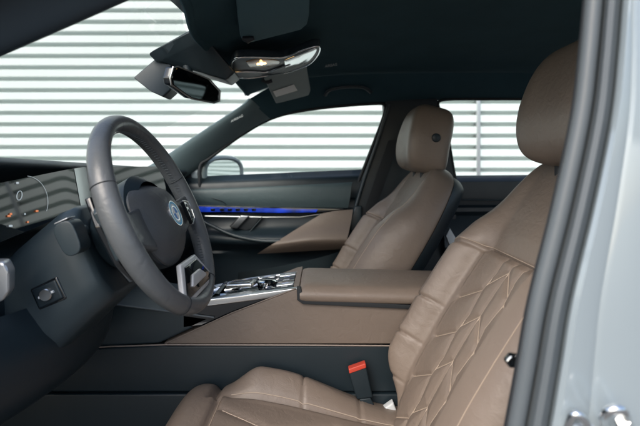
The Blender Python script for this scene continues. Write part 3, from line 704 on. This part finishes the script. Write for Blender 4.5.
# small embossed marks
def onroof(px, py):
    D = 1.4
    for _ in range(30):
        D = lerp(D, (roofz((px - 320) / FP * D, D) - .003 - CZ) * FP / (HZ - py), .5)
    return P(px, py, D)
def mark(fn, px0, py0, px1, py1, hpx, parent):
    mb = MB()
    cu = bpy.data.curves.new('t', 'FONT'); cu.body = 'AIRBAG'; cu.size = 1
    o = bpy.data.objects.new('t', cu); me = bpy.data.meshes.new_from_object(o)
    wdt = max(v.co.x for v in me.vertices); ht = max(v.co.y for v in me.vertices)
    mb.add([fn(lerp(px0, px1, v.co.x / wdt), lerp(py0, py1, v.co.x / wdt) - hpx * v.co.y / ht) for v in me.vertices], [list(p.vertices) for p in me.polygons], INK, False)
    bpy.data.objects.remove(o); bpy.data.curves.remove(cu); bpy.data.meshes.remove(me)
    mb.build('airbag_mark', parent)
mark(lambda x, y: P(x, y, 1.765), 231, 122.5, 243, 116.5, 2.4, pil)
mark(onroof, 325, 67.5, 337, 65.5, 2.6, liner)

# ------------------------------------------------------------------ seats
YC = .828
SB, REC, SL = Vector((.185, YC, .46)), R(31), .672
UT, UF = Vector((math.sin(REC), 0, math.cos(REC))), Vector((-math.cos(REC), 0, math.sin(REC)))
def halfw(t):
    tl = t * SL
    wv = lerp(.235, .256, smooth(-.05, .35, t))
    if tl > .40: wv = .085 + (wv - .085) * math.sqrt(max(0, 1 - min(1, (tl - .40) / .275) ** 2.1))
    return wv
def endk(t): 
    k = 1.0
    if t > .94: k *= max(0, 1 - ((t - .94) / .06) ** 2.2) ** .48
    if t < .06: k *= max(.0, 1 - ((.06 - t) / .06) ** 2.6) ** .45
    return k
CRE = [-.01, .078, .168, .258]                       # bolster creases, metres up the backrest
SEAM = .424
QP = .060
LINES = []                                    # nested chevrons: three kinked seams joined by slanting ones
NODE = [.02 + .094 * j for j in range(-1, 6)]
for s0, sg in ((-.042, -1), (.042, 1), (0, 0)):
    ln = []
    for t0 in NODE: ln += [(s0 + sg * .007, t0 + .047), (s0 - sg * .003, t0 + .092)]
    LINES.append([(a, b) for a, b in ln if 0 < b < .41] + [(s0, .42)])
for sg in (-1, 1):
    for t0 in NODE:
        LINES.append([(sg * .049, t0 + .047), (sg * .120, t0 + .006)])
        LINES.append([(0, t0 + .10), (sg * .044, t0 + .062)])
LINES = [l for l in LINES if len(l) > 2 or (min(l[0][1], l[1][1]) > 0 and max(l[0][1], l[1][1]) < .415)]
LINES = [[(a, min(b, .42)) for a, b in l] for l in LINES]
SEGS = [(a, b) for ln in LINES for a, b in zip(ln[:-1], ln[1:])]
def sstep(a, b, x):
    t = np.clip((x - a) / (b - a), 0, 1); return t * t * (3 - 2 * t)
def groove(d, wdt): return np.exp(-(d / wdt) ** 2)
def tri(x): x = x % 1.0; return 4 * x - 1 if x < .5 else 3 - 4 * x
def front(sm, t):
    """front face depth at lateral offset sm (m) and height fraction t"""
    sm = np.asarray(sm, float); hw = halfw(t); s = np.clip(sm / hw, -1, 1); tl = t * SL; a = abs(sm)
    bol = sstep(.115, .172, a) * (1 - .35 * smooth(.62, 1.0, t)) * lerp(1, .25, smooth(.57, .82, t)) * lerp(.55, 1, smooth(-.02, .16, t))
    f = .052 + .012 * math.sin(math.pi * min(1, max(0, t / .75))) + .062 * bol
    if 0 < tl < SEAM:
        d = np.full(sm.shape, 9.)
        for (s0, t0), (s1, t1) in SEGS:
            if tl < min(t0, t1) - .02 or tl > max(t0, t1) + .02: continue
            L = (s1 - s0) ** 2 + (t1 - t0) ** 2; q = np.clip(((sm - s0) * (s1 - s0) + (tl - t0) * (t1 - t0)) / L, 0, 1)
            d = np.minimum(d, np.hypot(sm - s0 - q * (s1 - s0), tl - t0 - q * (t1 - t0)))
        f = f + (.0085 - .0040 * groove(d, .0036) - .0045 * groove(d, .018)) * (1 - sstep(.118, .130, a)) * smooth(0, .02, tl)
    f = f - .008 * groove(a - .137, .006) * (1 - smooth(SEAM - .01, SEAM + .02, tl)) * smooth(-.01, .05, tl)
    for c in CRE: f = f - (.0065 * groove(tl - c - .22 * (.2 - a), .0036) - .002 * groove(tl - c - .22 * (.2 - a), .02)) * np.where(sm > 0, sstep(.130, .150, a), sstep(.240, .250, a))
    f = f - .008 * (1 - sstep(.12, .15, -sm)) * groove(tl - SEAM + .30 * np.maximum(0, sm - .12), .0055)
    f = f + .006 * smooth(SEAM, SEAM + .05, tl) * (1 - smooth(.75, .95, t))
    f = f * (1 - sstep(.10, .19, a) * (1 - smooth(-.005, .135, tl)))
    return f * (1 - abs(s) ** 7) ** .40
def BP(sm, t, f): return SB + UT * (t * SL) + UF * (f * endk(t)) + Vector((0, sm, 0))
def qspace(n): 
    x = np.linspace(-1, 1, n); return np.sin(x * math.pi / 2) * .45 + x * .55
mb = MB(); g = []
NT, NS = 260, 220
ts = [.5 - .5 * math.cos(math.pi * i / (NT - 1)) for i in range(NT)]
ts = [.35 * t + .65 * i / (NT - 1) for i, t in enumerate(ts)]
for t in ts:
    hw = halfw(t) * (.80 + .20 * endk(t)); row = []
    qs = qspace(NS); row = [BP(s * hw, t, f) for s, f in zip(qs, front(qs * halfw(t), t))]
    g.append(row)
mb.grid(g, BROWN)
gb = []
for t in ts:
    hw = halfw(t) * (.80 + .20 * endk(t)); row = []
    for s in qspace(40): row.append(BP(s * hw, t, -.052 * (1 - abs(s) ** 6) ** .45))
    gb.append(row)
# side seam: brown wraps a little way round, dark shell behind
mb.grid([[BP(s * halfw(t) * (.80 + .20 * endk(t)), t, -.052 * (1 - abs(s) ** 6) ** .45) for s in [-1 + .03 * (k / 4) for k in range(5)]] for t in ts], BROWN)
mb.grid([[BP(s * halfw(t) * (.80 + .20 * endk(t)), t, -.052 * (1 - abs(s) ** 6) ** .45) for s in [1 - .03 * (k / 4) for k in range(5)]] for t in ts], BROWN)
# thread along the seams
def thread(fn, n, off=.0006, r=.0011):
    mb.tube([BP(*fn(u)[:2], float(front(*fn(u)[:2])) + off) for u in np.linspace(0, 1, n)], r, THREAD, 5)
for (s0, t0), (s1, t1) in SEGS:
    thread(lambda u: (lerp(s0, s1, u), max(.004, lerp(t0, t1, u)) / SL), 22, .0007, .0011)
thread(lambda u: (lerp(-.12, .2, u), (SEAM + .007 - .30 * max(0, lerp(-.12, .2, u) - .12)) / SL), 80, .0004, .0009)

thread(lambda u: (-.208 + .05 * smooth(.38, .6, lerp(.02, .60, u)), lerp(.02, .60, u) / SL), 60, .0003, .0007)
# seat base (part) with cushion, backrest, headrest, shell as sub-parts
m2 = MB(); m2.slab([(-.20, YC - .20, .33), (.24, YC - .20, .33), (.26, YC - .20, .44), (-.22, YC - .20, .46)], (0, .40, 0), PLAST, .02)
for yy in (YC - .19, YC + .17): m2.slab([(-.28, yy, .302), (.32, yy, .302), (.32, yy, .335), (-.28, yy, .335)], (0, .03, 0), SATIN, .004)
seat = m2.build('seat', car, 'brown leather driver seat with quilted backrest in the foreground')
mb.build('backrest', seat, sharp=60)
m2 = MB(); m2.grid([[BP(s * halfw(t) * (.80 + .20 * endk(t)), t, -.053 * (1 - abs(s) ** 6) ** .45 - (.004 + .028 * (1 - abs(s) ** 4))) for s in np.sin(np.linspace(-1, 1, 30) * math.pi / 2) * .985] for t in ts[8:-6:3]], PLAST)
m2.build('seat_shell', seat, sharp=60)
# cushion
def cush(u, sm):
    """u: 0 front .. 1 rear, sm lateral metres -> top height"""
    x = lerp(-.330, .235, u); a = abs(sm)
    z = .540 - .072 * smooth(.15, 1, u) + .012 * smooth(.3, .0, u)
    if u < .14: z -= .085 * ((.14 - u) / .14) ** 2.2
    bol = smooth(.125, .20, a) * smooth(.19, .36, u) * (1 - .80 * smooth(.42, .90, u))
    z += .062 * bol
    if a < .14:
        if u > .22:
            pad = .006
            for q in (-.075, .0, .075): pad -= .0035 * groove(sm - q - .030 * tri(u * 2.2 + .1) * (1 if abs(q) > .05 else -1), .005) + .003 * groove(sm - q - .030 * tri(u * 2.2 + .1) * (1 if abs(q) > .05 else -1), .016)
            z += pad
        z -= .010 * groove(u - .205, .012)
    else:
        z -= .016 * groove(u - .185, .016)
        for c in (.52, .74): z -= .0045 * groove(u - c, .006)
    z -= .009 * groove(a - .145, .007) * smooth(.2, .26, u)
    k = max(0, 1 - (a / .268) ** 6) ** .42
    return x, .44 + (z - .44) * k
m2 = MB(); g = []
for u in np.linspace(0, 1, 130):
    row = []
    for s in qspace(110):
        sm = s * .268 * lerp(.90, 1, smooth(0, .25, u)); x, z = cush(u, sm if abs(sm) < .268 else .268)
        row.append(Vector((x, YC + sm, z)))
    g.append(row)
m2.grid(g, BROWN)
fr = g[0]; m2.grid([fr, [p + Vector((.006, 0, -.03)) for p in fr], [p + Vector((.03, 0, -.06)) for p in fr]], BROWN)
def cthread(fn, n):
    pts = []
    for k in np.linspace(0, 1, n):
        u, sm = fn(k); x, z = cush(u, sm); pts.append(Vector((x, YC + sm, z + .0013)))
    m2.tube(pts, .0011, THREAD, 5)
for q in (-.075, .0, .075): cthread(lambda k: (lerp(.24, .95, k), q + .030 * tri(lerp(.24, .95, k) * 2.2 + .1) * (1 if abs(q) > .05 else -1)), 70)
for sg in (-1, 1): cthread(lambda k: (lerp(.25, .95, k), sg * .152), 40)
cthread(lambda k: (.215, lerp(-.13, .13, k)), 30)
m2.build('seat_cushion', seat, sharp=60)
# headrest
HC = Vector((.482, YC, 1.138)); HR = R(14)
hu, hf = Vector((math.sin(HR), 0, math.cos(HR))), Vector((-math.cos(HR), 0, math.sin(HR)))
def HP(s, t, f): return HC + Vector((0, s, 0)) + hu * t + hf * f
m2 = MB(); g = []
for i in range(49):
    v = -math.pi / 2 + math.pi * i / 48; cv, sv = max(1e-3, math.cos(v)) ** .42, math.copysign(abs(math.sin(v)) ** .55, math.sin(v)); row = []
    for k in range(64):
        a = 2 * math.pi * k / 64; ca, sa = math.copysign(abs(math.cos(a)) ** .48, math.cos(a)), math.copysign(abs(math.sin(a)) ** .48, math.sin(a))
        wdt = .138 - .020 * smooth(-.1, 1, sv)
        f = sa * cv * .070; s = ca * cv * wdt
        f += .020 * (s / .138) ** 2 * (1 if sa > 0 else .2) - .012 * (1 - smooth(-1, 0, sv)) 
        row.append(HP(s, sv * .112 - .010 * (s / .138) ** 2, f))
    g.append(row)
m2.grid(g, BROWN, False, True)
m2.tube([HP(-.128, .0, .0) + hf * -.005, HP(-.139, .0, -.005), HP(-.1415, .0, -.005)], [.014, .014, .011], PLAST, 18)
for sg in (-1, 1): m2.tube([HP(sg * .06, -.09, 0), HP(sg * .06, -.21, -.03)], .007, RUBBERD, 10)
m2.build('headrest', seat, sharp=60)
# light protective sheet tucked at the seat hinge
m2 = MB(); m2.slab([P(374, 411, 1.05), P(392, 398, 1.05), P(402, 424, 1.05), P(384, 434, 1.05)], (0, -.02, 0), WHITEP, .004); m2.build('hinge_cover', seat, 'pale hinge cover')
# passenger seat: a copy
off = Vector((-.125, .742, -.022))
p2 = seat.copy(); COL.objects.link(p2); p2.location = seat.location + off
p2['label'] = 'brown leather passenger seat beyond the armrest'
for ch in list(seat.children):
    if ch.name.startswith('hinge'): continue
    c2 = ch.copy(); COL.objects.link(c2); c2.parent = p2
# buckle
mb = MB()
a, b, c, d = P(348, 371, 1.03), P(366, 365, 1.03), P(373, 398, 1.03), P(357, 400, 1.03)
mb.slab([a, b, c, d], (0, .016, 0), PLAST, .004)
mb.slab([lerp(d, c, .15), lerp(d, c, .85), P(382, 422, 1.03), P(370, 426, 1.03)], (0, .008, 0), PLAST, .002)
bu = mb.build('belt_buckle', car, 'black seat belt buckle with a red button')
mb = MB(); mb.slab([P(348.5, 369.5, 1.028), P(365.5, 363.5, 1.028), P(366.5, 368, 1.028), P(349.5, 374, 1.028)], (0, .019, 0), RED, .002); mb.build('release_button', bu, 'red release button')
